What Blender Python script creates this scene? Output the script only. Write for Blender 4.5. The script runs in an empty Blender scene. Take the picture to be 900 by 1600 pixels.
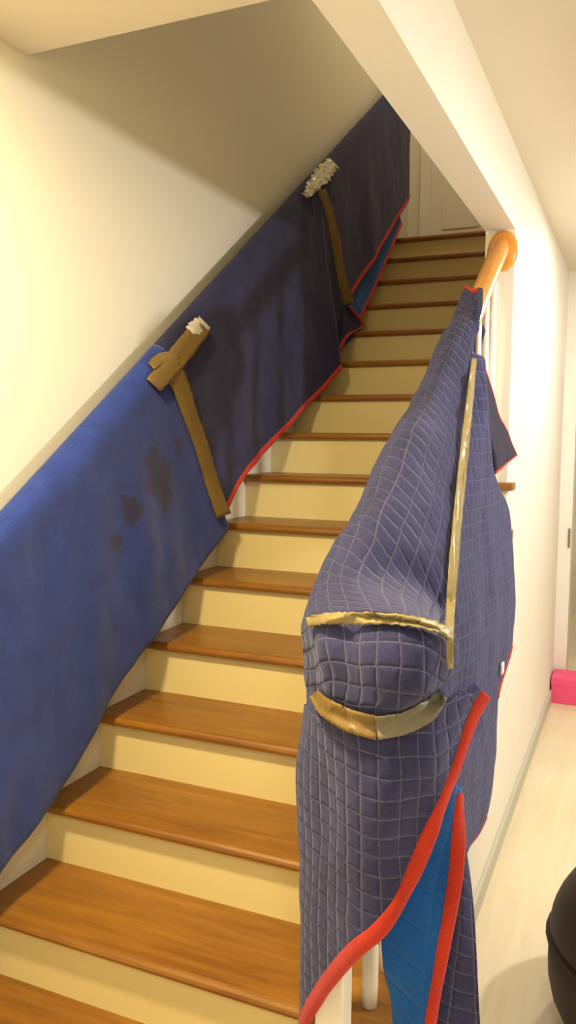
import bpy, bmesh, math, random
import numpy as np
from mathutils import Vector, Matrix, noise
from mathutils.bvhtree import BVHTree

# ------------------------------------------------------------------ camera
SC = bpy.context.scene
CAM = np.array([1.57274, -1.27157, 1.60093])
F = 1269.4
MR = np.array([[0.91756575, 0.39750764, 0.00779574],      # right
               [0.04370313, -0.08135205, -0.99572681],    # down
               [-0.39517482, 0.91398551, -0.09201819]])   # forward
cd = bpy.data.cameras.new('camera')
cam = bpy.data.objects.new('camera', cd)
SC.collection.objects.link(cam)
cd.sensor_fit = 'VERTICAL'
cd.sensor_height = 32.0
cd.lens = F * 32.0 / 1600.0
cd.clip_start = 0.05
rot = Matrix([[MR[0][i], -MR[1][i], -MR[2][i]] for i in range(3)])
cam.matrix_world = Matrix.Translation(Vector(CAM)) @ rot.to_4x4()
SC.camera = cam

# ------------------------------------------------------------------ light
wd = bpy.data.worlds.new('world')
SC.world = wd
wd.use_nodes = True
wd.node_tree.nodes['Background'].inputs[0].default_value = (1.0, 0.85, 0.65, 1)
wd.node_tree.nodes['Background'].inputs[1].default_value = 0.05


def lamp(name, loc, power, col, size):
    l = bpy.data.lights.new(name, 'AREA')
    l.shape = 'DISK'
    l.size = size
    l.energy = power
    l.color = col
    o = bpy.data.objects.new(name, l)
    o.location = loc
    SC.collection.objects.link(o)
    return o


lamp('foot_of_stairs_ceiling_lamp', (0.62, -0.40, 2.60), 56, (1.0, 0.79, 0.42), 0.2)
lamp('hall_rear_ceiling_lamp', (2.1, -1.9, 2.60), 24, (1.0, 0.90, 0.76), 0.3)
lamp('hall_ceiling_lamp', (1.75, 2.75, 2.60), 23, (1.0, 0.90, 0.78), 0.2)
lamp('far_room_fill_light', (1.7, 5.5, 2.58), 16, (1.0, 0.86, 0.68), 0.3)  # added fill, brightens the room behind the far doorway
lamp('upstairs_fill_light', (0.5, 3.2, 5.15), 14, (1.0, 0.78, 0.46), 0.3)  # added weak fill, gives the upper stairwell and landing door a tan tone
pl = bpy.data.lights.new('hall_pendant_lamp', 'POINT')      # hangs in the hall, just outside the frame
pl.energy = 82
pl.color = (1.0, 0.94, 0.86)
pl.shadow_soft_size = 0.05
po = bpy.data.objects.new('hall_pendant_lamp', pl)
po.location = (2.4, 1.20, 2.075)
SC.collection.objects.link(po)

vs = SC.view_settings
vs.view_transform = 'Standard'
vs.look = 'None'
vs.exposure = 0.0
vs.gamma = 1.0
vs.use_curve_mapping = False

RISE, GO = 0.18, 0.26145      # one step
SL = RISE / GO

# sight lines: a pixel of the photograph meets a plane of the room
def ray(u, v):
    return MR.T @ np.array([(u - 450) / F, (v - 800) / F, 1.0])


def on_x(u, v, x):
    d = ray(u, v)
    return CAM + (x - CAM[0]) / d[0] * d


def on_y(u, v, y):
    d = ray(u, v)
    return CAM + (y - CAM[1]) / d[1] * d


# ------------------------------------------------------------------ materials


def srgb(r, g, b):
    def c(v):
        v /= 255.0
        return v / 12.92 if v <= 0.04045 else ((v + 0.055) / 1.055) ** 2.4
    return (c(r), c(g), c(b), 1)


def base_mat(name, col, rough=0.6, spec=0.5):
    m = bpy.data.materials.new(name)
    m.use_nodes = True
    nt = m.node_tree
    b = nt.nodes['Principled BSDF']
    b.inputs['Base Color'].default_value = col
    b.inputs['Roughness'].default_value = rough
    b.inputs['Specular IOR Level'].default_value = spec
    return m, nt, b


def N(nt, typ, **kw):
    n = nt.nodes.new(typ)
    for k, v in kw.items():
        setattr(n, k, v)
    return n


def math_n(nt, op, a, b=None, clamp=False):
    n = nt.nodes.new('ShaderNodeMath')
    n.operation = op
    n.use_clamp = clamp
    for i, v in enumerate((a, b)):
        if v is None:
            continue
        if isinstance(v, (int, float)):
            n.inputs[i].default_value = v
        else:
            nt.links.new(v, n.inputs[i])
    return n.outputs[0]


def mix_col(nt, fac, c1, c2):
    n = nt.nodes.new('ShaderNodeMix')
    n.data_type = 'RGBA'
    for sock, v in ((n.inputs[0], fac), (n.inputs[6], c1), (n.inputs[7], c2)):
        if isinstance(v, (int, float)):
            sock.default_value = v
        elif isinstance(v, tuple):
            sock.default_value = v
        else:
            nt.links.new(v, sock)
    return n.outputs[2]


def add_bump(nt, b, height, strength=0.3, dist=0.01):
    bp = nt.nodes.new('ShaderNodeBump')
    bp.inputs['Strength'].default_value = strength
    bp.inputs['Distance'].default_value = dist
    nt.links.new(height, bp.inputs['Height'])
    nt.links.new(bp.outputs[0], b.inputs['Normal'])


def mat_paint(name, col, rough=0.7, var=0.04, bump=0.08):
    m, nt, b = base_mat(name, col, rough, 0.3)
    tc = N(nt, 'ShaderNodeTexCoord')
    n1 = N(nt, 'ShaderNodeTexNoise')
    n1.inputs['Scale'].default_value = 1.7
    n1.inputs['Detail'].default_value = 4
    nt.links.new(tc.outputs['Object'], n1.inputs['Vector'])
    dark = tuple(c * (1 - var * 2.2) for c in col[:3]) + (1,)
    nt.links.new(mix_col(nt, n1.outputs[0], dark, col), b.inputs['Base Color'])
    n2 = N(nt, 'ShaderNodeTexNoise')
    n2.inputs['Scale'].default_value = 180
    nt.links.new(tc.outputs['Object'], n2.inputs['Vector'])
    add_bump(nt, b, n2.outputs[0], bump, 0.002)
    return m


def mat_wood(name, c1, c2, rough, scale=(1.2, 14, 14), coat=0.0):
    m, nt, b = base_mat(name, c1, rough)
    tc = N(nt, 'ShaderNodeTexCoord')
    mp = N(nt, 'ShaderNodeMapping')
    mp.inputs['Scale'].default_value = scale
    oi = N(nt, 'ShaderNodeObjectInfo')
    off = N(nt, 'ShaderNodeVectorMath', operation='SCALE')
    off.inputs[0].default_value = (7.3, 3.1, 5.7)
    nt.links.new(oi.outputs['Random'], off.inputs['Scale'])
    addv = N(nt, 'ShaderNodeVectorMath', operation='ADD')
    nt.links.new(tc.outputs['Object'], addv.inputs[0])
    nt.links.new(off.outputs[0], addv.inputs[1])
    nt.links.new(addv.outputs[0], mp.inputs['Vector'])
    n1 = N(nt, 'ShaderNodeTexNoise')
    n1.inputs['Scale'].default_value = 2.2
    n1.inputs['Detail'].default_value = 8
    n1.inputs['Roughness'].default_value = 0.65
    n1.inputs['Distortion'].default_value = 0.6
    nt.links.new(mp.outputs[0], n1.inputs['Vector'])
    n2 = N(nt, 'ShaderNodeTexNoise')
    n2.inputs['Scale'].default_value = 2.6
    n2.inputs['Detail'].default_value = 3
    nt.links.new(addv.outputs[0], n2.inputs['Vector'])
    s = math_n(nt, 'ADD', math_n(nt, 'MULTIPLY', n1.outputs[0], 0.7), math_n(nt, 'MULTIPLY', n2.outputs[0], 0.3))
    s = math_n(nt, 'MULTIPLY', math_n(nt, 'SUBTRACT', s, 0.34), 3.0, True)
    nt.links.new(mix_col(nt, s, c2, c1), b.inputs['Base Color'])
    b.inputs['Coat Weight'].default_value = coat
    b.inputs['Coat Roughness'].default_value = 0.25
    add_bump(nt, b, n1.outputs[0], 0.08, 0.003)
    return m


def mat_fabric(name, col, col2, quilt=None, line=None, sheen=0.25, scuff=None, line_amt=0.6, stains=()):
    """woven padded fabric; quilt = stitched cell size in metres (uv in metres)"""
    m, nt, b = base_mat(name, col, 0.88, 0.2)
    uv = N(nt, 'ShaderNodeUVMap', uv_map='UVMap')
    tc = N(nt, 'ShaderNodeTexCoord')
    nb = N(nt, 'ShaderNodeTexNoise')
    nb.inputs['Scale'].default_value = 9
    nb.inputs['Detail'].default_value = 5
    nb.inputs['Roughness'].default_value = 0.6
    nt.links.new(tc.outputs['Object'], nb.inputs['Vector'])
    nf = N(nt, 'ShaderNodeTexNoise')
    nf.inputs['Scale'].default_value = 170
    nf.inputs['Detail'].default_value = 2
    nt.links.new(tc.outputs['Object'], nf.inputs['Vector'])
    f = math_n(nt, 'ADD', math_n(nt, 'MULTIPLY', nb.outputs[0], 0.55), math_n(nt, 'MULTIPLY', nf.outputs[0], 0.45))
    f = math_n(nt, 'MULTIPLY', math_n(nt, 'SUBTRACT', f, 0.33), 2.6, True)
    c = mix_col(nt, f, col2, col)
    height = nf.outputs[0]
    if scuff:
        ns = N(nt, 'ShaderNodeTexNoise')
        ns.inputs['Scale'].default_value = 5.5
        ns.inputs['Detail'].default_value = 6
        ns.inputs['Roughness'].default_value = 0.7
        nt.links.new(tc.outputs['Object'], ns.inputs['Vector'])
        k = math_n(nt, 'MULTIPLY', math_n(nt, 'SUBTRACT', ns.outputs[0], 0.57), 7, True)
        c = mix_col(nt, math_n(nt, 'MULTIPLY', k, 0.35), c, scuff)
        for (px, py, pz, rad) in stains:                  # dirty patches at fixed places on the cloth
            ds = N(nt, 'ShaderNodeVectorMath', operation='DISTANCE')
            nt.links.new(tc.outputs['Object'], ds.inputs[0])
            ds.inputs[1].default_value = (px, py, pz)
            k = math_n(nt, 'ADD', math_n(nt, 'DIVIDE', ds.outputs['Value'], rad), math_n(nt, 'MULTIPLY', math_n(nt, 'SUBTRACT', ns.outputs[0], .5), 5.0))
            k = math_n(nt, 'MULTIPLY', math_n(nt, 'SUBTRACT', 1.0, k), 2.5, True)
            c = mix_col(nt, math_n(nt, 'MULTIPLY', k, 0.75), c, scuff)
    if quilt:
        sx = N(nt, 'ShaderNodeSeparateXYZ')
        wob = N(nt, 'ShaderNodeTexNoise')
        wob.inputs['Scale'].default_value = 7
        nt.links.new(uv.outputs[0], wob.inputs['Vector'])
        wv = N(nt, 'ShaderNodeVectorMath', operation='SCALE')
        nt.links.new(wob.outputs['Color'], wv.inputs[0])
        wv.inputs['Scale'].default_value = 0.018
        av = N(nt, 'ShaderNodeVectorMath', operation='ADD')
        nt.links.new(uv.outputs[0], av.inputs[0])
        nt.links.new(wv.outputs[0], av.inputs[1])
        nt.links.new(av.outputs[0], sx.inputs[0])
        ds = []
        for ax in (0, 1):
            q = math_n(nt, 'DIVIDE', sx.outputs[ax], quilt)
            fr = math_n(nt, 'FRACT', q)
            ds.append(math_n(nt, 'ABSOLUTE', math_n(nt, 'SUBTRACT', fr, 0.5)))   # .5 on the seam
        d = math_n(nt, 'MAXIMUM', ds[0], ds[1])
        seam = math_n(nt, 'MULTIPLY', math_n(nt, 'SUBTRACT', d, 0.455), 30, True)
        ln = math_n(nt, 'MULTIPLY', seam, math_n(nt, 'MULTIPLY', nf.outputs[0], 2 * line_amt * 0.62, True))
        c = mix_col(nt, ln, c, line)
        pill = math_n(nt, 'SUBTRACT', 1.0, math_n(nt, 'POWER', math_n(nt, 'MULTIPLY', d, 2.0), 5.0))
        height = math_n(nt, 'ADD', math_n(nt, 'MULTIPLY', pill, 1.0), math_n(nt, 'MULTIPLY', nf.outputs[0], 0.12))
        add_bump(nt, b, height, 0.55, 0.006)
    else:
        add_bump(nt, b, height, 0.35, 0.002)
    nt.links.new(c, b.inputs['Base Color'])
    b.inputs['Sheen Weight'].default_value = sheen
    b.inputs['Sheen Roughness'].default_value = 0.5
    b.inputs['Sheen Tint'].default_value = (0.6, 0.65, 1, 1)
    return m


def mat_tape(name, col, alpha=0.85, rough=0.28):
    m, nt, b = base_mat(name, col, rough, 0.5)
    tc = N(nt, 'ShaderNodeTexCoord')
    n1 = N(nt, 'ShaderNodeTexNoise')
    n1.inputs['Scale'].default_value = 45
    n1.inputs['Detail'].default_value = 4
    nt.links.new(tc.outputs['Object'], n1.inputs['Vector'])
    add_bump(nt, b, n1.outputs[0], 0.5, 0.004)
    c2 = tuple(v * 0.72 for v in col[:3]) + (1,)
    nt.links.new(mix_col(nt, n1.outputs[0], c2, col), b.inputs['Base Color'])
    b.inputs['Alpha'].default_value = alpha
    return m


M = {}
M['wall'] = mat_paint('cream wall paint', srgb(234, 231, 218))
M['wall_white'] = mat_paint('white wall paint', srgb(242, 238, 230))
M['ceiling'] = mat_paint('ceiling paint', srgb(232, 224, 208))
M['riser'] = mat_paint('cream riser paint', srgb(240, 225, 164), 0.45, 0.02, 0.05)
M['trim'] = mat_paint('white gloss trim', srgb(240, 238, 230), 0.35, 0.02, 0.03)
M['grey_trim'] = mat_paint('pale grey skirting', srgb(196, 194, 180), 0.5, 0.03, 0.03)
M['oak'] = mat_wood('varnished oak', srgb(166, 114, 38), srgb(122, 76, 20), 0.42, (1.2, 16, 16), 0.25)
M['rail'] = mat_wood('honey oak handrail', srgb(232, 168, 66), srgb(206, 134, 44), 0.3, (14, 1.2, 14), 0.4)
M['floor'] = mat_wood('pale laminate', srgb(233, 222, 192), srgb(219, 204, 170), 0.45, (9, 0.9, 9))
M['royal'] = mat_fabric('royal blue blanket face', srgb(50, 74, 160), srgb(34, 50, 120), scuff=srgb(48, 42, 50), sheen=0.3, stains=[tuple(p - np.array([.12, .6, RISE + SL * .6])) + (r_,) for p, r_ in ((on_x(252, 740, .135), .10), (on_x(285, 700, .135), .05), (on_x(212, 790, .135), .06), (on_x(186, 852, .135), .035))])
M['navy'] = mat_fabric('dark navy blanket face', srgb(54, 54, 96), srgb(32, 32, 58), sheen=0.2)
M['quilt'] = mat_fabric('quilted navy blanket face', srgb(60, 62, 108), srgb(40, 42, 76), 0.037, srgb(142, 142, 162), sheen=0.2, line_amt=0.42)
M['quilt_dark'] = mat_fabric('dark quilted blanket back', srgb(42, 38, 62), srgb(30, 28, 44), sheen=0.1)
M['sky'] = mat_fabric('bright blue blanket underside', srgb(24, 98, 184), srgb(16, 72, 146), 0.075, srgb(40, 110, 190), sheen=0.2, line_amt=0.3)
M['red'] = mat_fabric('red binding tape', srgb(200, 62, 38), srgb(168, 46, 30), sheen=0.15)
M['tape'] = mat_tape('brown packing tape', srgb(138, 112, 58), 0.9, 0.45)
M['tape_pale'] = mat_tape('pale packing tape', srgb(168, 152, 100), 0.88, 0.3)
M['tape_grey'] = mat_tape('greyish packing tape', srgb(138, 132, 110), 0.88, 0.5)
M['tape_glint'] = mat_tape('clear tape with painted glints', srgb(244, 238, 222), 0.8, 0.12)  # near-white base colour imitates glints on the clear tape
M['pink'] = mat_paint('pink card', srgb(244, 92, 140), 0.55, 0.03, 0.05)
M['leather'] = mat_paint('dark brown leather', srgb(50, 38, 34), 0.6, 0.12, 0.3)
M['brown'] = mat_wood('brown board', srgb(150, 118, 84), srgb(120, 90, 60), 0.6, (14, 14, 1.2))
M['metal'] = mat_paint('satin steel', srgb(150, 146, 138), 0.3, 0.02, 0.0)
M['metal'].node_tree.nodes['Principled BSDF'].inputs['Metallic'].default_value = 0.9
M['white_bit'] = mat_paint('white label', srgb(244, 244, 244), 0.5, 0.0, 0.0)

# ------------------------------------------------------------------ object helpers


def link(name, me, mat=None, parent=None, loc=(0, 0, 0)):
    o = bpy.data.objects.new(name, me)
    SC.collection.objects.link(o)
    if mat is not None:
        for mm in (mat if isinstance(mat, (list, tuple)) else [mat]):
            me.materials.append(mm)
    o.location = loc
    if parent is not None:
        o.parent = parent
    return o


def tag(o, label=None, cat=None, group=None, kind=None):
    if label:
        o['label'] = label
    if cat:
        o['category'] = cat
    if group:
        o['group'] = group
    if kind:
        o['kind'] = kind
    return o


def empty(name, loc, label, cat, group=None):
    o = bpy.data.objects.new(name, None)
    o.empty_display_size = 0.1
    o.location = loc
    SC.collection.objects.link(o)
    return tag(o, label, cat, group)


def mesh_from(name, verts, faces, smooth=False, uvs=None, base=None):
    v = np.array(verts, float)
    if base is not None:
        v = v - np.array(base)
    me = bpy.data.meshes.new(name)
    me.from_pydata([tuple(p) for p in v], [], [tuple(int(i) for i in f) for f in faces])
    if uvs is not None:
        lay = me.uv_layers.new(name='UVMap')
        li = np.empty(len(me.loops), np.int32)
        me.loops.foreach_get('vertex_index', li)
        lay.data.foreach_set('uv', np.array(uvs, np.float32)[li].ravel())
    if smooth:
        me.polygons.foreach_set('use_smooth', [True] * len(me.polygons))
    me.update()
    return me


def fix_normals(me):
    bm = bmesh.new()
    bm.from_mesh(me)
    bmesh.ops.recalc_face_normals(bm, faces=bm.faces)
    bm.to_mesh(me)
    bm.free()


def box(name, lo, hi, mat, parent=None, bevel=0.0, base=None):
    lo = np.array(lo, float)
    hi = np.array(hi, float)
    loc = np.array([(lo[0] + hi[0]) / 2, (lo[1] + hi[1]) / 2, lo[2]])
    bm = bmesh.new()
    bmesh.ops.create_cube(bm, size=1)
    for v in bm.verts:
        v.co = Vector((v.co.x * (hi[0] - lo[0]), v.co.y * (hi[1] - lo[1]), (v.co.z + .5) * (hi[2] - lo[2])))
    if bevel > 0:
        bmesh.ops.bevel(bm, geom=bm.edges[:], offset=bevel, segments=2, affect='EDGES', profile=0.6)
    me = bpy.data.meshes.new(name)
    bm.to_mesh(me)
    bm.free()
    if base is not None:
        loc = loc - np.array(base)
    return link(name, me, mat, parent, loc)


def prism(name, poly, axis, a, b, mat, parent=None, base=(0, 0, 0), bevel=0.0):
    """extrude a 2D polygon along an axis: axis 'x' -> poly in (y,z); 'y' -> (x,z); 'z' -> (x,y)"""
    def put(p, t):
        return {'x': (t, p[0], p[1]), 'y': (p[0], t, p[1]), 'z': (p[0], p[1], t)}[axis]
    n = len(poly)
    vs_ = [put(p, a) for p in poly] + [put(p, b) for p in poly]
    fs = [list(range(n)), list(range(n, 2 * n))[::-1]] + [[i, (i + 1) % n, n + (i + 1) % n, n + i] for i in range(n)]
    me = mesh_from(name, vs_, fs, base=base)
    fix_normals(me)
    o = link(name, me, mat, parent, base if parent is None else (0, 0, 0))
    return o


def lathe_me(name, prof, seg=24):
    vs_, fs = [], []
    for (r, z) in prof:
        for k in range(seg):
            t = 2 * math.pi * k / seg
            vs_.append((r * math.cos(t), r * math.sin(t), z))
    for i in range(len(prof) - 1):
        for k in range(seg):
            k2 = (k + 1) % seg
            fs.append([i * seg + k, i * seg + k2, (i + 1) * seg + k2, (i + 1) * seg + k])
    fs.append(list(range(seg))[::-1])
    fs.append([(len(prof) - 1) * seg + k for k in range(seg)])
    return mesh_from(name, vs_, fs, smooth=True)


# ------------------------------------------------------------------ setting
XI, XO = 1.02, 1.125          # inner and outer face of the stair wall
YEND = 1.80                   # where the full-height stair wall begins
ZC = 2.62                     # hall ceiling
HB = 2.35                     # underside of the header
YW = 0.55                     # front edge of the stairwell opening
YL = 15 * GO                  # landing nosing
ZL = 16 * RISE


def structure(o):
    o['kind'] = 'structure'
    return o


structure(box('floor', (-0.1, -3.2, -0.1), (4.2, 6.6, 0), M['floor']))
structure(box('wall_left', (-0.12, -3.2, 0), (0, 4.6, 5.2), M['wall']))
structure(box('wall_back', (-0.12, -3.32, 0), (4.3, -3.2, 2.9), M['wall']))
structure(box('wall_right', (4.2, -3.2, 0), (4.32, 6.6, 2.9), M['wall']))
structure(prism('ceiling', [(0, -3.2), (4.2, -3.2), (4.2, 6.6), (XO, 6.6), (XO, YW), (0, YW)], 'z', ZC, ZC + .26, M['ceiling']))
structure(box('ceiling_upper', (-0.12, YW - .12, 5.2), (1.3, 4.7, 5.3), M['ceiling']))
structure(box('wall_upper_front', (0, YW - .12, ZC + .26), (XI, YW, 5.2), M['wall']))
structure(box('wall_landing', (0, 4.45, ZL), (XI, 4.57, 5.2), M['wall']))
structure(box('wall_header', (XI, -3.2, HB), (XO, YEND, 5.2), M['wall_white']))
# wall under the open flight, stepped under the treads, then full height
pts = [(0.045, 0)]
for k in range(0, 7):
    y0 = k * GO + .03
    z = (k + 1) * RISE - .03
    pts += [(y0, z), (min((k + 1) * GO + .03, YEND), z)]
pts[-1] = (YEND, pts[-1][1])
pts += [(YEND, 5.2), (4.05, 5.2), (4.05, 0)]
structure(prism('wall_stair', pts, 'x', XI, XO, M['wall_white']))
structure(box('wall_under_landing', (0, 4.05, 0), (XO, 4.17, ZC), M['wall_white']))
structure(box('wall_stair_upper', (XI, 4.05, ZC), (XO, 4.6, 5.2), M['wall_white']))
structure(box('baseboard_hall', (XO, 0.30, 0), (XO + .014, 4.05, 0.075), M['grey_trim'], bevel=.003))
# far end of the hall, doorway with a white casing right at the corner
structure(box('wall_far', (XO, 4.05, 2.12), (4.2, 4.17, ZC), M['wall_white']))
structure(box('wall_far_right', (2.02, 4.05, 0), (4.2, 4.17, 2.12), M['wall_white']))
structure(box('wall_far_room', (0.6, 6.5, 0), (4.2, 6.6, ZC), M['wall']))
structure(box('wall_far_room_left', (0.6, 4.17, 0), (0.7, 6.5, ZC), M['wall']))
tr = structure(prism('trim_1', [(XO, 0), (XO + .075, 0), (XO + .075, 2.04), (1.945, 2.04), (1.945, 0), (2.02, 0), (2.02, 2.12), (XO, 2.12)], 'y', 4.025, 4.19, M['trim'], base=(XO, 4.1, 0)))
hp = box('hinge', (XO + .058, 4.012, 0.93), (XO + .07, 4.026, 1.05), M['metal'], tr, .002, base=(XO, 4.1, 0))

# door on the landing, seen over the top step
dr = structure(bpy.data.objects.new('door_1', None))
dr.location = (0.5, 4.45, ZL)
SC.collection.objects.link(dr)
dbase = (0.5, 4.45, ZL)
box('door_frame', (0.09, 4.41, ZL), (0.165, 4.45, ZL + 2.08), M['trim'], dr, .006, dbase)
box('door_frame', (0.93, 4.41, ZL), (1.005, 4.45, ZL + 2.08), M['trim'], dr, .006, dbase)
box('door_frame', (0.09, 4.41, ZL + 2.0), (1.005, 4.45, ZL + 2.08), M['trim'], dr, .006, dbase)
lf = box('door_leaf', (0.165, 4.428, ZL), (0.93, 4.45, ZL + 2.0), M['trim'], dr, .003, dbase)
for (x0, x1) in ((0.25, 0.50), (0.59, 0.84)):
    for (z0, z1) in ((0.15, 0.85), (0.98, 1.85)):
        pn = box('door_panel', (x0, 4.42, ZL + z0), (x1, 4.43, ZL + z1), M['trim'], lf, .004)
        pn.location = Vector(pn.location) - Vector(dbase) - lf.location

# ------------------------------------------------------------------ staircase
ST = empty('staircase', (0.57, 0.0, 0), 'straight wooden staircase with oak treads and cream risers climbing between wall and balustrade', 'staircase')
sb = (0.57, 0.0, 0)


def tread_me(x0, x1, depth, name='tread'):
    t = 0.03
    prof = []
    for a in range(0, 181, 30):          # rounded nose, front at y = 0
        r = t / 2
        th = math.radians(90 + a)
        prof.append((r + r * math.cos(th), -t / 2 + r * math.sin(th)))
    prof = prof + [(depth, -t), (depth, 0)]
    n = len(prof)
    v = [(x0, p[0], p[1]) for p in prof] + [(x1, p[0], p[1]) for p in prof]
    f = [list(range(n)), list(range(n, 2 * n))[::-1]] + [[i, (i + 1) % n, n + (i + 1) % n, n + i] for i in range(n)]
    me = mesh_from(name, v, f)
    fix_normals(me)
    me.materials.append(M['oak'])
    return me


tm_open = tread_me(0.0 - 0.57, XO + .02 - 0.57, GO + .03)
tm_wall = tread_me(0.0 - 0.57, XI - 0.57, GO + .03)
rm = None
for k in range(16):
    z = (k + 1) * RISE
    if k < 15:
        o = link('tread', tm_open if (k + 1) * GO + .03 < YEND + .3 and k < 7 else tm_wall, None, ST, (0, k * GO, z))
    r = box('riser', (0.0, k * GO + .03, k * RISE), (XO if k < 7 else XI, k * GO + .05, z - .03), M['riser'], ST, 0, sb) if rm is None else None
# short tread end under the foot of the full wall
box('tread_return', (XI, YEND - .028, 8 * RISE - .03), (XO + .024, YEND + .055, 8 * RISE), M['oak'], ST, .006, sb)
box('landing', (0, YL + .012, ZL - .03), (XI, 4.45, ZL), M['oak'], ST, .004, sb)
nose = tread_me(0.0 - 0.57, XI - 0.57, 0.08, 'landing_nosing')
link('landing_nosing', nose, None, ST, (0, YL, ZL + .0005))
# skirting board against the left wall
sk = [(-0.03, 0.0), (-0.03, RISE + .02), (0.0, RISE + .065), (YL, ZL + .065), (4.45, ZL + .065), (4.45, ZL - .1), (YL, ZL - .25), (.25, 0)]
prism('skirt_board', sk, 'x', 0.0, 0.018, M['trim'], ST, sb)

# ------------------------------------------------------------------ right balustrade
XR = 1.08
BL = empty('balustrade', (XR, 0.13, 0), 'balustrade with honey oak handrail and white balusters under quilted navy blankets', 'balustrade')
bb = np.array((XR, 0.13, 0.0))


def rail_me(name, p0, p1, base, w=.03, h=.028):
    p0, p1 = np.array(p0, float), np.array(p1, float)
    d = (p1 - p0) / np.linalg.norm(p1 - p0)
    s = np.cross(d, [0, 0, 1])
    s /= np.linalg.norm(s)
    n = np.cross(s, d)
    prof = []
    for a in range(-30, 211, 20):
        t = math.radians(a)
        prof.append((w * math.cos(t), h * math.sin(t)))
    prof += [(-w * .62, -h * .75), (-w * .62, -h), (w * .62, -h), (w * .62, -h * .75)]
    v, f = [], []
    m = len(prof)
    for p in (p0, p1):
        for (a, b) in prof:
            v.append(p + s * a + n * b)
    for i in range(m):
        f.append([i, (i + 1) % m, m + (i + 1) % m, m + i])
    f += [list(range(m))[::-1], list(range(m, 2 * m))]
    me = mesh_from(name, v, f, smooth=False, base=base)
    fix_normals(me)
    return me


hz = lambda y, h: RISE + SL * y + h
link('handrail', rail_me('handrail', (1.06, 0.22, hz(.22, .91)), (XR - .002, YEND - .02, hz(YEND - .02, .885)), bb, .034, .03), M['rail'], BL)
ro = link('rosette', lathe_me('rosette', [(0.072, 0), (0.074, .008), (0.068, .018), (0.058, .022)], 28), M['rail'], BL)
ro.rotation_euler = (math.radians(90), 0, 0)
ro.location = Vector((XR + .004, YEND, 2.275)) - Vector(bb)
ro.scale = (0.74, 0.98, 1)
# newel post
nw = []
s_ = .03
box('newel_post', (1.05 - s_, .19 - s_, 0), (1.05 + s_, .19 + s_, 1.15), M['trim'], BL, .006, bb)
box('newel_cap', (1.06 - .04, .20 - .04, 1.15), (1.06 + .04, .20 + .04, 1.18), M['rail'], BL, .01, bb)
bprof = lambda L: [(.012, 0), (.016, .002), (.018, .05), (.018, .14), (.013, .15), (.019, .165), (.012, .18), (.02, .26), (.022, .34), (.014, L * .72), (.011, L * .88), (.011, L)]
bal_cache = None
ys = []
for k in range(7):
    for fr in (0.30, 0.80):
        y = k * GO + fr * GO
        if 0.30 < y < YEND - .04:
            ys.append((k, y))
for (k, y) in ys:
    z0 = (k + 1) * RISE
    L = hz(y, .895 - .025 * (y - .2) / 1.6) - z0 + .012
    if bal_cache is None:
        bal_cache = {}
    key = round(L, 3)
    if key not in bal_cache:
        bal_cache[key] = lathe_me('baluster', bprof(L), 16)
        bal_cache[key].materials.append(M['trim'])
    o = link('baluster', bal_cache[key], None, BL, Vector((XR, y, z0)) - Vector(bb))
    o.data = bal_cache[key]

# wall rail that carries the blankets on the left
WR = empty('wall_handrail', (0.06, 0.3, 0.5), 'wall mounted handrail hidden beneath the blue blankets on left wall', 'handrail')
wb = np.array((0.06, 0.3, 0.5))
XW = 0.066
ptsr = [(XW, -0.36, hz(-.36, .92)), (XW, 4.02, hz(4.02, .92))]
link('rail', rail_me('rail', ptsr[0], ptsr[1], wb, .02, .02), M['rail'], WR)
for y in (0.1, 1.2, 2.3, 3.3):
    box('bracket', (0, y - .012, hz(y, .86)), (XW + .008, y + .012, hz(y, .905)), M['metal'], WR, .003, wb)

# ------------------------------------------------------------------ cloth


def cr(P, t):
    """Catmull-Rom through P (n,3) at parameters t in 0..n-1"""
    n = len(P)
    i = np.clip(np.floor(t).astype(int), 0, n - 2)
    f = (t - i)[:, None]
    g = lambda k: P[np.clip(k, 0, n - 1)]
    p1, p2 = g(i), g(i + 1)
    p0 = np.where((i > 0)[:, None], g(i - 1), 2 * p1 - p2)
    p3 = np.where((i < n - 2)[:, None], g(i + 2), 2 * p2 - p1)
    return 0.5 * (2 * p1 + (p2 - p0) * f + (2 * p0 - 5 * p1 + 4 * p2 - p3) * f ** 2 + (3 * p1 - p0 - 3 * p2 + p3) * f ** 3)


def grid_eval(ctrl, nr, nc):
    C = np.array(ctrl, float)
    R_, K_ = C.shape[:2]
    A = np.stack([cr(C[:, j], np.linspace(0, R_ - 1, nr)) for j in range(K_)], 1)
    return np.stack([cr(A[i], np.linspace(0, K_ - 1, nc)) for i in range(nr)], 0)


def grid_normals(G):
    du = np.gradient(G, axis=1)
    dv = np.gradient(G, axis=0)
    n = np.cross(du, dv)
    n /= np.maximum(np.linalg.norm(n, axis=2, keepdims=True), 1e-9)
    return n


def wrinkle(G, layers, seed, fade=None):
    """push the sheet along its normal: folds, softness; layers = (amp, (fx,fy,fz))"""
    n = grid_normals(G)
    out = G.copy()
    nr, nc = G.shape[:2]
    for (amp, fr) in layers:
        for i in range(nr):
            for j in range(nc):
                p = G[i, j]
                w = noise.noise(Vector((p[0] * fr[0] + seed, p[1] * fr[1] + seed * .7, p[2] * fr[2])))
                k = 1.0 if fade is None else fade(i / (nr - 1), j / (nc - 1))
                out[i, j] += n[i, j] * (amp * w * k)
    return out


SHEETS = {}


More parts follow.
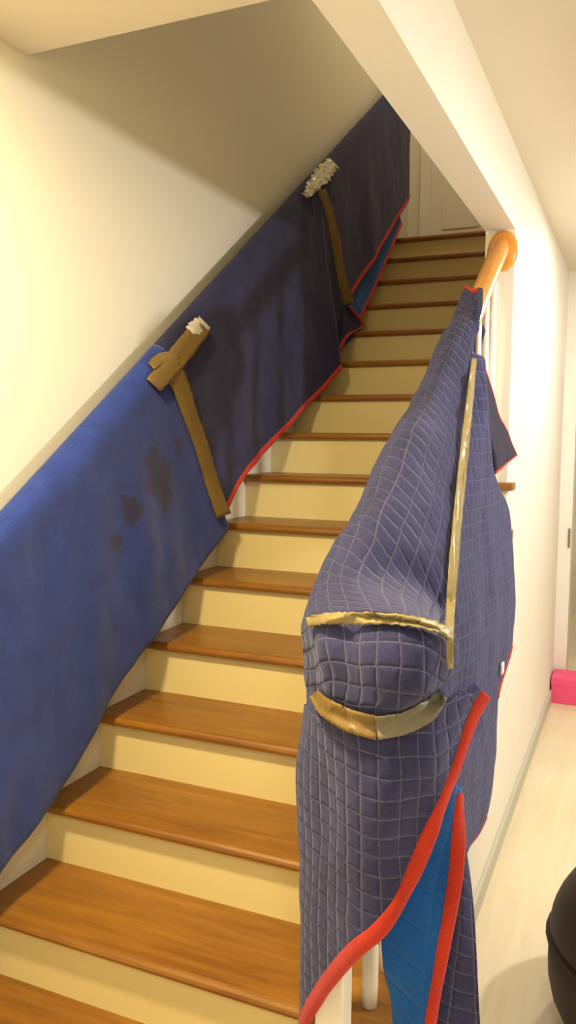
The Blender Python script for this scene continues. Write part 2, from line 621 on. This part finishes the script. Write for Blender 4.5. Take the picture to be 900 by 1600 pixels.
def sheet(name, G, mats, parent, base, thick=.008, uv=None, key=None, flip=True):
    nr, nc = G.shape[:2]
    idx = np.arange(nr * nc).reshape(nr, nc)
    f = np.stack([idx[:-1, :-1], idx[:-1, 1:], idx[1:, 1:], idx[1:, :-1]], -1).reshape(-1, 4)
    if flip:
        f = f[:, ::-1]
    if uv is None:
        su = np.linalg.norm(np.diff(G, axis=1), axis=2).mean(0)
        sv = np.linalg.norm(np.diff(G, axis=0), axis=2)
        U = np.concatenate([[0], np.cumsum(su)])[None, :].repeat(nr, 0)
        V = np.concatenate([np.zeros((1, nc)), np.cumsum(sv, 0)], 0)
        uv = np.stack([U, V], -1)
    me = mesh_from(name, G.reshape(-1, 3), f, True, uv.reshape(-1, 2), base)
    o = link(name, me, mats, parent)
    if parent is None:
        o.location = base
    sm = o.modifiers.new('thickness', 'SOLIDIFY')
    sm.thickness = thick
    sm.offset = 0
    if isinstance(mats, (list, tuple)) and len(mats) > 1:
        sm.material_offset = 1
    if key:
        SHEETS[key] = (G.reshape(-1, 3), f)
    return o


def smooth_line(P, n):
    P = np.array(P, float)
    return cr(P, np.linspace(0, len(P) - 1, n))


def binding(E, I, parent, base, w=.024, t=.0075, name='edge_binding', out=.003, mat=None):
    """folded binding along edge points E with inward points I (same count)"""
    E, I = np.array(E), np.array(I)
    d = I - E
    d /= np.maximum(np.linalg.norm(d, axis=1, keepdims=True), 1e-9)
    T = np.gradient(E, axis=0)
    T /= np.maximum(np.linalg.norm(T, axis=1, keepdims=True), 1e-9)
    n = np.cross(T, d)
    n /= np.maximum(np.linalg.norm(n, axis=1, keepdims=True), 1e-9)
    prof = [(w, t * .75), (w * .5, t), (w * .1, t * .95), (-out * .6, t * .5), (-out, 0), (-out * .6, -t * .5), (w * .1, -t * .95), (w * .5, -t), (w, -t * .75)]
    v, f = [], []
    m = len(prof)
    for k in range(len(E)):
        for (a, b) in prof:
            v.append(E[k] + d[k] * a + n[k] * b)
    for k in range(len(E) - 1):
        for i in range(m):
            i2 = (i + 1) % m
            f.append([k * m + i, k * m + i2, (k + 1) * m + i2, (k + 1) * m + i])
    f += [list(range(m)), [(len(E) - 1) * m + i for i in range(m)][::-1]]
    me = mesh_from(name, v, f, True, [(p[1], p[2]) for p in v], base)
    fix_normals(me)
    o = link(name, me, mat or M['red'], parent)
    return o


# ---- left blankets -------------------------------------------------
def drape_cols(cols, level=None):
    """cols: (top point (y,z), bottom xyz, xs at several t) -> control rows over the wall rail and down the front"""
    rows = []
    prof = [('x', 0.030, 0.22), ('x', 0.034, 0.08), ('x', 0.046, -0.005), ('x', 0.072, -0.022), ('x', 0.100, 0.012)]
    for (kx, x, t) in prof:
        rows.append([np.array([x, c[0][0] + t * (c[1][1] - c[0][0]), c[0][1] + t * (c[1][2] - c[0][1])]) for c in cols])
    for t in (.08, .2, .4, .6, .8, 1.0):
        rows.append([np.array([.108 + (c[1][0] - .108) * t ** 1.3, c[0][0] + t * (c[1][1] - c[0][0]), c[0][1] + t * (c[1][2] - c[0][1])]) for c in cols])
    return np.array(rows)


def hem_fade(i, j):
    return min(1.0, max(0.0, (i - .38) * 2.2))


# royal blue blanket, lowest on the left
bt = lambda y: (y, hz(y, .955))
A1 = [(bt(-.42), on_x(-110, 1520, .13)), (bt(-.08), on_x(-20, 1390, .13)), (bt(.3), on_x(95, 1238, .132)),
      (bt(.65), on_x(212, 1030, .13)), (bt(.90), on_x(302, 902, .136)), (bt(1.09), on_x(357, 826, .138))]
G1 = wrinkle(grid_eval(drape_cols(A1), 90, 90), [(.036, (2, 2.6, 1.7)), (.016, (6, 7, 3)), (.004, (20, 22, 14))], 3.1, lambda i, j: hem_fade(i, j) * min(1, .1 + 3.2 * (1 - j)))
b1 = np.array([.12, .6, hz(.6, 0)])
R1 = empty('moving_blanket', b1, 'royal blue moving blanket hanging over the left wall rail beside the lowest steps', 'blanket', 'moving blankets taped along the stair rails')
sheet('padded_sheet', G1, [M['royal'], M['navy']], R1, b1, .010, key='L1')

# dark navy blanket in the middle
A2 = [(bt(1.0), on_x(349, 808, .112)), (bt(1.22), on_x(378, 752, .12)), (bt(1.55), on_x(420, 700, .13)), (bt(1.88), on_x(462, 652, .14)),
      (bt(2.2), on_x(500, 612, .17)), (bt(2.48), on_x(532, 578, .235))]
G2 = wrinkle(grid_eval(drape_cols(A2), 80, 80), [(.022, (2, 3.2, 1.2)), (.008, (7, 8, 5)), (.003, (20, 22, 14))], 8.4, lambda i, j: hem_fade(i, j) * min(1, .1 + 3.2 * j))
b2 = np.array([.12, 1.8, hz(1.8, 0)])
R2 = empty('moving_blanket', b2, 'dark navy moving blanket with red hem in the middle of the left wall rail', 'blanket', 'moving blankets taped along the stair rails')
sheet('padded_sheet', G2, [M['navy'], M['sky']], R2, b2, .010, key='L2')
sel = slice(4, None)
binding(G2[-1][sel], G2[-5][sel], R2, b2, .026, .009)

# upper navy blanket with a turned-back edge
A3 = [(bt(2.30), on_x(518, 510, .115)), (bt(2.46), on_x(543, 474, .135)), (bt(2.75), on_x(572, 426, .14)), (bt(3.1), on_x(600, 378, .14)),
      (bt(3.46), on_x(622, 340, .135)), (bt(3.78), on_x(634, 322, .13)), (bt(4.04), on_x(640, 309, .12))]
G3 = wrinkle(grid_eval(drape_cols(A3), 80, 80), [(.018, (2, 3, 1.4)), (.006, (7, 8, 5)), (.003, (20, 22, 14))], 5.7, hem_fade)
b3 = np.array([.12, 3.1, hz(3.1, 0)])
R3 = empty('moving_blanket', b3, 'dark navy moving blanket at top of the left rail with blue underside showing', 'blanket', 'moving blankets taped along the stair rails')
sheet('padded_sheet', G3, [M['navy'], M['sky']], R3, b3, .010, key='L3')
binding(G3[-1][14:], G3[-5][14:], R3, b3, .026, .009)
# back layer of the same blanket hanging lower, its blue underside towards the stairs
up_ = smooth_line([on_x(536, 470, .115), on_x(568, 420, .12), on_x(596, 372, .12), on_x(622, 328, .115)], 30)
lo_ = smooth_line([on_x(560, 506, .14), on_x(584, 454, .14), on_x(604, 408, .14), on_x(627, 352, .13)], 30)
GF = np.stack([up_ + (lo_ - up_) * t for t in np.linspace(0, 1, 8)], 0)
o = sheet('turned_back_layer', GF, [M['sky'], M['sky']], R3, b3, .008)
o['label'] = 'bright blue underside between two red bindings'
binding(GF[-1], GF[-3], R3, b3, .024, .008)
# its lowest corner, red bound, poking out over the steps
tri_a = smooth_line([on_x(540, 470, .122), on_x(528, 510, .125), on_x(526, 548, .13)], 12)
tri_b = smooth_line([on_x(547, 482, .15), on_x(567, 508, .16), on_x(531, 548, .15)], 12)
GT = np.stack([tri_a + (tri_b - tri_a) * t for t in np.linspace(0, 1, 6)], 0)
sheet('turned_back_corner', GT, [M['navy'], M['navy']], R3, b3, .008)
binding(smooth_line([on_x(547, 478, .152), on_x(567, 508, .162), on_x(545, 524, .155), on_x(530, 549, .152)], 20),
        smooth_line([on_x(538, 486, .15), on_x(548, 508, .16), on_x(535, 518, .15), on_x(518, 536, .15)], 20), R3, b3, .022, .008)

# ---- right blankets ------------------------------------------------
S_px = [(729, 461), (706, 510), (690, 550), (650, 625), (610, 690), (550, 800), (497, 915), (480, 962)]
S_h = [.90, .88, .86, .85, .85, .85, .86, .87]


def on_slope(u, v, h):
    d = ray(u, v)
    t = (RISE + SL * CAM[1] + h - CAM[2]) / (d[2] - SL * d[1])
    return CAM + t * d


T_px = [(744, 468), (744, 520), (743, 565), (736, 650), (726, 760), (716, 860), (708, 950), (706, 985)]
T_x = [1.115, 1.125, 1.14, 1.158, 1.175, 1.188, 1.2, 1.205]
R_y = [1.29, 1.21, 1.12, .94, .78, .56, .36, .24]
rows = []
for k in range(8):
    s = on_slope(*S_px[k], S_h[k])
    r = np.array([XR, R_y[k], hz(R_y[k], .985)])
    t = on_x(*T_px[k], T_x[k])
    sh_l = s + (r - s) * .5 + np.array([-.012, 0, .022])
    sh_r = r + (t - r) * .45 + np.array([.018, 0, .018])
    hs = (.22, .34, .6, 1, 1, 1, 1, 1)[k]
    rows.append([s + np.array([.055, .03, -.52 * hs]), s + np.array([.03, .02, -.28 * hs]), s + np.array([.004, .004, -.08]), s, sh_l, r, sh_r, t])
# last row: the crease above the newel cap
fy = lambda u, v, y: on_y(u, v, y - .05)          # the front cloth stands five centimetres clear of the newel
cap = [on_y(486, 1090, .27), on_y(483, 1050, .25), fy(477, 1010, .24), fy(480, 966, .22), fy(520, 960, .13), fy(590, 961, .07), fy(650, 972, .075), fy(702, 990, .14)]
rows.append(cap)
GA = wrinkle(grid_eval(rows, 110, 100), [(.022, (4, 3.2, 3.2)), (.009, (9, 8, 8)), (.003, (24, 24, 24))], 1.9,
             lambda i, j: min(1, 3 * (1 - i) + .1) * min(1, 4 * i + .1))
bA = np.array([XR, .13, .9])
RA = empty('moving_blanket', bA, 'quilted navy moving blanket over the right handrail wrapping the newel post at the front', 'blanket', 'moving blankets taped along the stair rails')
sheet('rail_drape', GA, [M['quilt'], M['quilt_dark']], RA, bA, .010, key='A')
binding(GA[0][42:82], GA[3][42:82], RA, bA, .02, .008)

# bulging hood on the newel cap and the apron that hangs under it
top_c = [fy(478, 972, .24), fy(480, 966, .2), fy(520, 960, .12), fy(590, 961, .06), fy(650, 972, .065), fy(700, 988, .13), fy(704, 1000, .2)]
r1 = [fy(474, 985, .25), fy(475, 985, .19), fy(517, 980, .085), fy(590, 982, .025), fy(655, 990, .03), fy(705, 1004, .12), fy(709, 1012, .2)]
r2 = [fy(474, 1020, .25), fy(474, 1022, .18), fy(515, 1030, .06), fy(592, 1040, .0), fy(660, 1036, .01), fy(706, 1030, .11), fy(710, 1032, .2)]
r3 = [fy(481, 1052, .25), fy(482, 1056, .19), fy(520, 1078, .07), fy(590, 1100, .01), fy(655, 1082, .02), fy(700, 1056, .12), fy(705, 1056, .2)]
r4 = [fy(488, 1074, .25), fy(489, 1078, .21), fy(525, 1102, .105), fy(585, 1125, .05), fy(645, 1110, .06), fy(694, 1076, .14), fy(700, 1070, .21)]
r5 = [fy(486, 1102, .25), fy(487, 1106, .205), fy(525, 1130, .1), fy(585, 1153, .045), fy(645, 1138, .05), fy(694, 1100, .13), fy(702, 1095, .2)]
GH = wrinkle(grid_eval([top_c, r1, r2, r3, r4, r5], 60, 80), [(.022, (7, 7, 9)), (.007, (16, 16, 18))], 6.6, lambda i, j: math.sin(math.pi * i) ** .7)
sheet('newel_hood', GH, [M['quilt'], M['sky']], RA, bA, .010, key='H')
# apron columns: (top px, bottom px, y)
cols = [((480, 1100), (470, 1600), .26), ((481, 1104), (474, 1598), .20), ((505, 1120), (510, 1537), .105), ((545, 1142), (556, 1484), .04), ((590, 1152), (598, 1446), .02),
        ((635, 1140), (638, 1380), .035), ((675, 1116), (680, 1284), .07), ((702, 1092), (712, 1205), .115), ((722, 1078), (736, 1128), .16), ((742, 1068), (757, 1084), .20)]
ar = []
for t in (0, .06, .16, .32, .5, .68, .84, 1.0):
    row = []
    for (a, b, y) in cols:
        bulge = -.012 * math.sin(math.pi * min(1, t * 1.6)) if t < .62 else 0
        left = -6 * math.sin(math.pi * min(1, t * 2.2)) if a[0] < 490 and t < .45 else 0
        row.append(fy(a[0] + (b[0] - a[0]) * t + left, a[1] + (b[1] - a[1]) * t, y + bulge + .04 * t * (1 if a[0] < 650 else .3)))
    ar.append(row)
GP = wrinkle(grid_eval(ar, 70, 100), [(.012, (6, 6, 1.5)), (.004, (16, 16, 10))], 2.2, lambda i, j: min(1, i * 3))
uvP = np.stack([np.concatenate([[0], np.cumsum(np.linalg.norm(np.diff(GP[20], axis=0), axis=1))])[None, :].repeat(70, 0), -GP[:, :, 2]], -1)
sheet('newel_apron', GP, [M['quilt'], M['sky']], RA, bA, .010, uv=uvP, key='P')
E_ = GP[-1]
I_ = E_ + np.array([on_y(0, 0, 0) * 0 for _ in E_])
tang = np.gradient(E_, axis=0)
nrm = grid_normals(GP)[-1]
inn = np.cross(nrm, tang)
inn /= np.linalg.norm(inn, axis=1, keepdims=True)
inn = np.where((np.sum(inn * (GP[-4] - GP[-1]), 1) < 0)[:, None], -inn, inn)
binding(E_[8:] - inn[8:] * .012, E_[8:] + inn[8:], RA, bA, .027, .0085)

# hall-side blanket B hanging from the rail under the long tape
Bt = [(748, 552, 1.135), (744, 600, 1.142), (738, 680, 1.156), (728, 780, 1.17), (716, 880, 1.18), (706, 960, 1.19), (700, 1040, 1.19), (690, 1110, 1.185)]
Bb = [(752, 566, 1.14), (759, 640, 1.16), (770, 735, 1.175), (793, 800, 1.19), (801, 880, 1.2), (803, 945, 1.21), (796, 1015, 1.21), (778, 1085, 1.21), (773, 1180, 1.205), (757, 1275, 1.2), (724, 1332, 1.195)]
left = smooth_line([on_x(u - 14, v, x - .012) for (u, v, x) in Bt] + [on_y(690, 1180, .24), on_y(688, 1260, .24), on_y(690, 1330, .25)], 11)
right = np.array([on_x(u, v, x) for (u, v, x) in Bb])
rowsB = []
for k in range(11):
    row = []
    for t in (0, .25, .5, .75, 1):
        row.append(left[k] + (right[k] - left[k]) * t + np.array([.015 * math.sin(math.pi * t), 0, 0]))
    rowsB.append(row)
GB = wrinkle(grid_eval(rowsB, 120, 60), [(.016, (4, 5, 2)), (.006, (12, 12, 8)), (.003, (24, 24, 24))], 9.3, lambda i, j: 1 - .6 * abs(2 * j - 1))
uvB = np.stack([GB[:, :, 1] * 1.0 + 0.0, -GB[:, :, 2]], -1)
bB = np.array([1.19, .9, .6])
RB = empty('moving_blanket', bB, 'quilted navy moving blanket on hall side of the right rail with blue fold at bottom', 'blanket', 'moving blankets taped along the stair rails')
sheet('side_drape', GB, [M['quilt'], M['sky']], RB, bB, .010, uv=uvB, key='B', flip=True)
n_ = 120
def bidx(k): return int(round(k / 10 * (n_ - 1)))
binding(GB[bidx(5.9):bidx(7.15), -1], GB[bidx(5.9):bidx(7.15), -6], RB, bB, .02, .008)
binding(GB[bidx(9.0):, -1], GB[bidx(9.0):, -6], RB, bB, .02, .008)
# dark flap sticking out behind the upper edge
fa = smooth_line([on_x(750, 556, 1.135), on_x(756, 640, 1.145), on_x(772, 740, 1.165)], 16)
fb = smooth_line([on_x(752, 560, 1.132), on_x(776, 640, 1.15), on_x(806, 712, 1.175)], 16)
GFl = np.stack([fa + (fb - fa) * t for t in np.linspace(0, 1, 12)], 0)
GFl = wrinkle(GFl, [(.008, (8, 8, 8))], 4.0)
o = sheet('loose_flap', GFl, [M['quilt_dark'], M['quilt_dark']], RB, bB, .008)
o['label'] = 'dark back face of a loose corner'
binding(GFl[:, -1], GFl[:, -3], RB, bB, .008, .006)
binding(GFl[-1], GFl[-3], RB, bB, .008, .006)
# blue inside face folded to the front under the apron, and the navy tail behind it
fl = [on_y(702, 1200, .15), on_y(672, 1270, .15), on_y(640, 1340, .15), on_y(602, 1420, .15), on_y(603, 1500, .15), on_y(616, 1570, .155), on_y(626, 1680, .16)]
fr_ = [on_y(719, 1232, .19), on_y(722, 1275, .19), on_y(723, 1320, .19), on_y(718, 1385, .18), on_y(703, 1470, .17), on_y(688, 1540, .165), on_y(662, 1680, .16)]
GU = []
for a, b in zip(fl, fr_):
    GU.append([a + (b - a) * t + np.array([0, -.014 * math.sin(math.pi * t), 0]) for t in (0, .33, .66, 1)])
GU = wrinkle(grid_eval(GU, 60, 40), [(.014, (7, 7, 4)), (.005, (16, 16, 12))], 7.7)
o = sheet('turned_out_fold', GU, [M['sky'], M['sky']], RB, bB, .009, key='U')
o['label'] = 'bright blue inside face of the blanket'
binding(GU[2:, -1], GU[2:, -8], RB, bB, .03, .0085, out=.004)
tl = [on_y(716, 1300, .215), on_y(708, 1400, .21), on_y(696, 1480, .2), on_y(670, 1560, .2), on_y(650, 1690, .2)]
trr = [on_y(725, 1325, .235), on_y(734, 1395, .235), on_y(742, 1480, .23), on_y(748, 1560, .225), on_y(755, 1690, .22)]
GTl = [[a + (b - a) * t + np.array([0, -.01 * math.sin(math.pi * t), 0]) for t in (0, .5, 1)] for a, b in zip(tl, trr)]
GTl = wrinkle(grid_eval(GTl, 50, 24), [(.008, (7, 7, 4))], 3.3)
sheet('hanging_tail', GTl, [M['quilt'], M['quilt']], RB, bB, .009)
# small white care label on the hem
cl = on_x(785, 1044, 1.222)
box('care_label', cl - np.array([.003, .018, .016]), cl + np.array([.003, .018, .016]), M['white_bit'], RB, .001, bB)

# ------------------------------------------------------------------ packing tape, pressed onto the cloth
vv, ff, off = [], [], 0
for key, (v, f) in SHEETS.items():
    vv.append(v)
    ff.append(f + off)
    off += len(v)
vv = np.concatenate(vv)
ff = np.concatenate(ff)
bvh = BVHTree.FromPolygons([Vector(p) for p in vv], [tuple(int(i) for i in q) for q in ff])
cam_v = Vector(CAM)


def tape_mesh(name, path, half, nl=40, nw=7, lift=.0075, rag=0.0, seed=0, crumple=0.0, max_jump=.06):
    """path: pixels of the strip's centre line, half: half width in pixels (number or list)"""
    P = smooth_line([(u, v, 0) for u, v in path], nl)[:, :2]
    H = np.interp(np.linspace(0, 1, nl), np.linspace(0, 1, len(half)), half) if isinstance(half, list) else np.full(nl, half)
    T = np.gradient(P, axis=0)
    T /= np.linalg.norm(T, axis=1, keepdims=True)
    S = np.stack([-T[:, 1], T[:, 0]], 1)
    rnd = random.Random(seed)
    D = np.full((nl, nw), np.nan)
    K = np.full((nl, nw), 1.6)
    dirs = np.zeros((nl, nw, 3))
    for i in range(nl):
        ext = (rnd.uniform(-rag, rag), rnd.uniform(-rag, rag))
        for j in range(nw):
            a = -1 + 2 * j / (nw - 1)
            q = P[i] + S[i] * a * (H[i] + (ext[0] if a < 0 else ext[1]))
            d = ray(*q)
            d /= np.linalg.norm(d)
            dirs[i, j] = d
            hit = bvh.ray_cast(cam_v, Vector(d))
            if hit[0] is not None:
                D[i, j] = (hit[0] - cam_v).length
                K[i, j] = 1 / max(.28, abs(hit[1].dot(Vector(d))))
    med = np.nanmedian(D, axis=1)
    ok = ~np.isnan(med)
    med = np.interp(np.arange(nl), np.arange(nl)[ok], med[ok])
    ker = np.array([1, 2, 3, 2, 1]) / 9.0
    pad = np.concatenate([[med[0]] * 2, med, [med[-1]] * 2])
    ms = np.convolve(pad, ker, 'valid')
    for j in range(nw):
        bad = np.isnan(D[:, j]) | (np.abs(D[:, j] - ms) > max_jump)
        D[bad, j] = ms[bad]
    for _ in range(2):                                    # bridge small steps in the cloth, then soften
        Q = np.pad(D, 1, mode='edge')
        D = np.min([Q[a:a + nl, b:b + nw] for a in range(3) for b in range(3)], 0)
    for _ in range(3):
        Q = np.pad(D, 1, mode='edge')
        D = np.minimum(D + .004, np.mean([Q[a:a + nl, b:b + nw] for a in range(3) for b in range(3)], 0))
    G = CAM + dirs * (D - lift * K)[:, :, None]
    if crumple:
        for i in range(nl):
            for j in range(nw):
                w = noise.noise(Vector(G[i, j]) * 55 + Vector((seed, 0, 0)))
                G[i, j] -= dirs[i, j] * abs(w) * crumple
    return G


def tape_obj(name, G, mat, parent, base, flip=False):
    o = sheet(name, G, mat, parent, base, .0014, flip=flip)
    return o


def tape_thing(label, strips, name='packing_tape'):
    Gs = [g for g, m in strips]
    allp = np.concatenate([g.reshape(-1, 3) for g in Gs])
    b = np.array([allp[:, 0].mean(), allp[:, 1].mean(), allp[:, 2].min()])
    if len(Gs) == 1:
        o = tape_obj(name, Gs[0], strips[0][1], None, b)
        return tag(o, label, 'tape', 'strips of packing tape on the blankets')
    e = empty(name, b, label, 'tape', 'strips of packing tape on the blankets')
    for g, m in strips:
        tape_obj('tape_strip', g, m, e, b)
    return e


tape_thing('long brown tape strip running down the seam between royal blue and navy left blankets',
           [(tape_mesh('t', [(264, 572), (281, 600), (300, 655), (316, 700), (332, 755), (350, 806)], [17, 14, 12, 11, 11, 12], seed=1, rag=.8), M['tape'])])
tape_thing('short wide brown tape strip slanting across the top of the left seam with shiny end',
           [(tape_mesh('t', [(240, 602), (262, 577), (288, 545), (317, 509)], [15, 16, 17, 15], seed=2, rag=1.0, lift=.0105), M['tape']),
            (tape_mesh('t', [(302, 522), (311, 512), (320, 503)], [15, 16, 12], nl=16, nw=12, seed=5, rag=2, lift=.020, crumple=.012), M['tape_glint'])])
tape_thing('little tan tape piece curling over the rail edge where royal blue meets navy',
           [(tape_mesh('t', [(236, 572), (250, 561), (268, 560), (286, 574)], [7, 9, 9, 9], seed=3, rag=1, lift=.018), M['tape'])])
tape_thing('narrow brown tape strip hanging down the uppermost left blanket towards the red corner',
           [(tape_mesh('t', [(502, 296), (514, 330), (526, 385), (533, 430), (546, 474)], [7, 7, 7, 7, 8], seed=4, rag=.5), M['tape'])])
tape_thing('crumpled shiny clear tape knot on the rail at the uppermost left blanket seam',
           [(tape_mesh('t', [(476, 306), (490, 290), (506, 270), (522, 254)], [5, 10, 14, 11], nl=34, nw=16, seed=6, rag=3, lift=.012, crumple=.03), M['tape_glint'])])
tape_thing('long pale tape strip running down the quilted blankets from the bare oak rail',
           [(tape_mesh('t', [(741, 560), (734, 625), (726, 700), (717, 790), (709, 880), (703, 965), (703, 1045)], [4, 5.5, 6.5, 7, 7.5, 7, 5], nl=70, seed=7, rag=.3, lift=.010), M['tape_pale'])])
tape_thing('wrinkled pale tape strip across the top of the wrapped newel cap',
           [(tape_mesh('t', [(479, 972), (510, 966), (545, 966), (590, 966), (640, 970), (680, 979), (704, 994)], [8, 9, 9, 9, 8, 8, 6], nl=60, seed=8, rag=1.6, lift=.012, crumple=.004), M['tape_pale'])])
tape_thing('wide tape band tied round beneath the wrapped newel cap, dipping in the middle',
           [(tape_mesh('t', [(490, 1084), (510, 1106), (545, 1126), (592, 1139)], [8, 15, 18, 18], nl=40, seed=9, rag=.6, lift=.013), M['tape']),
            (tape_mesh('t', [(588, 1139), (630, 1131), (668, 1112), (692, 1086)], [18, 17, 17, 9], nl=40, seed=10, rag=.6, lift=.0145), M['tape_grey'])])

# ------------------------------------------------------------------ hall things
PD = empty('pendant_lamp', (2.4, 1.20, 2.075), 'pendant lamp out of view in the hall, its white dish shade added to block upward light', 'lamp')
link('light_cut_shade', lathe_me('light_cut_shade', [(.152, .050), (.160, .055), (.158, .060), (.10, .11), (.03, .145), (.028, .141), (.098, .104)], 32), M['trim'], PD)  # unseen dish added to keep direct light off the hall ceiling
link('cord', lathe_me('cord', [(.004, .14), (.004, ZC - 2.075)], 8), M['trim'], PD)
link('ceiling_rose', lathe_me('ceiling_rose', [(.05, ZC - 2.075 - .03), (.055, ZC - 2.075 - .02), (.055, ZC - 2.075)], 20), M['trim'], PD)
PB = box('storage_box', (XO + .01, 3.80, 0), (XO + .50, 4.0, 0.155), M['pink'], None, .006)
tag(PB, 'low pink box on the floor before the far doorway', 'box')
PB2 = box('lid', (XO + .008, 3.797, 0.112), (XO + .502, 4.003, 0.16), M['pink'], PB, .004)
PB2.location = Vector(PB2.location) - PB.location

BO = prism('board', [(1.305, 0.0), (1.9, 0.0), (1.9, 1.02), (1.335, 1.02)], 'y', 4.60, 4.64, M['brown'], base=(1.6, 4.62, 0))
tag(BO, 'brown wooden board standing inside the far doorway', 'board')

# leather ottoman at the lower right edge
OT = empty('ottoman', (1.70, 1.0, 0), 'dark brown leather ottoman on the pale floor at lower right, cut by the frame', 'ottoman')
link('body', lathe_me('body', [(.20, .012), (.24, .024), (.275, .055), (.292, .09), (.303, .14), (.305, .19), (.304, .250)], 40), M['leather'], OT)
link('cushion', lathe_me('cushion', [(.300, .254), (.303, .275), (.296, .315), (.278, .36), (.25, .405), (.20, .45), (.12, .475), (.03, .482)], 40), M['leather'], OT)
link('piping', lathe_me('piping', [(.296, .245), (.309, .247), (.313, .253), (.309, .259), (.296, .261)], 40), M['leather'], OT)
for a in (45, 135, 225, 315):
    t = math.radians(a)
    link('foot', lathe_me('foot', [(.022, 0), (.026, .016)], 12), M['brown'], OT, (.17 * math.cos(t), .17 * math.sin(t), 0))
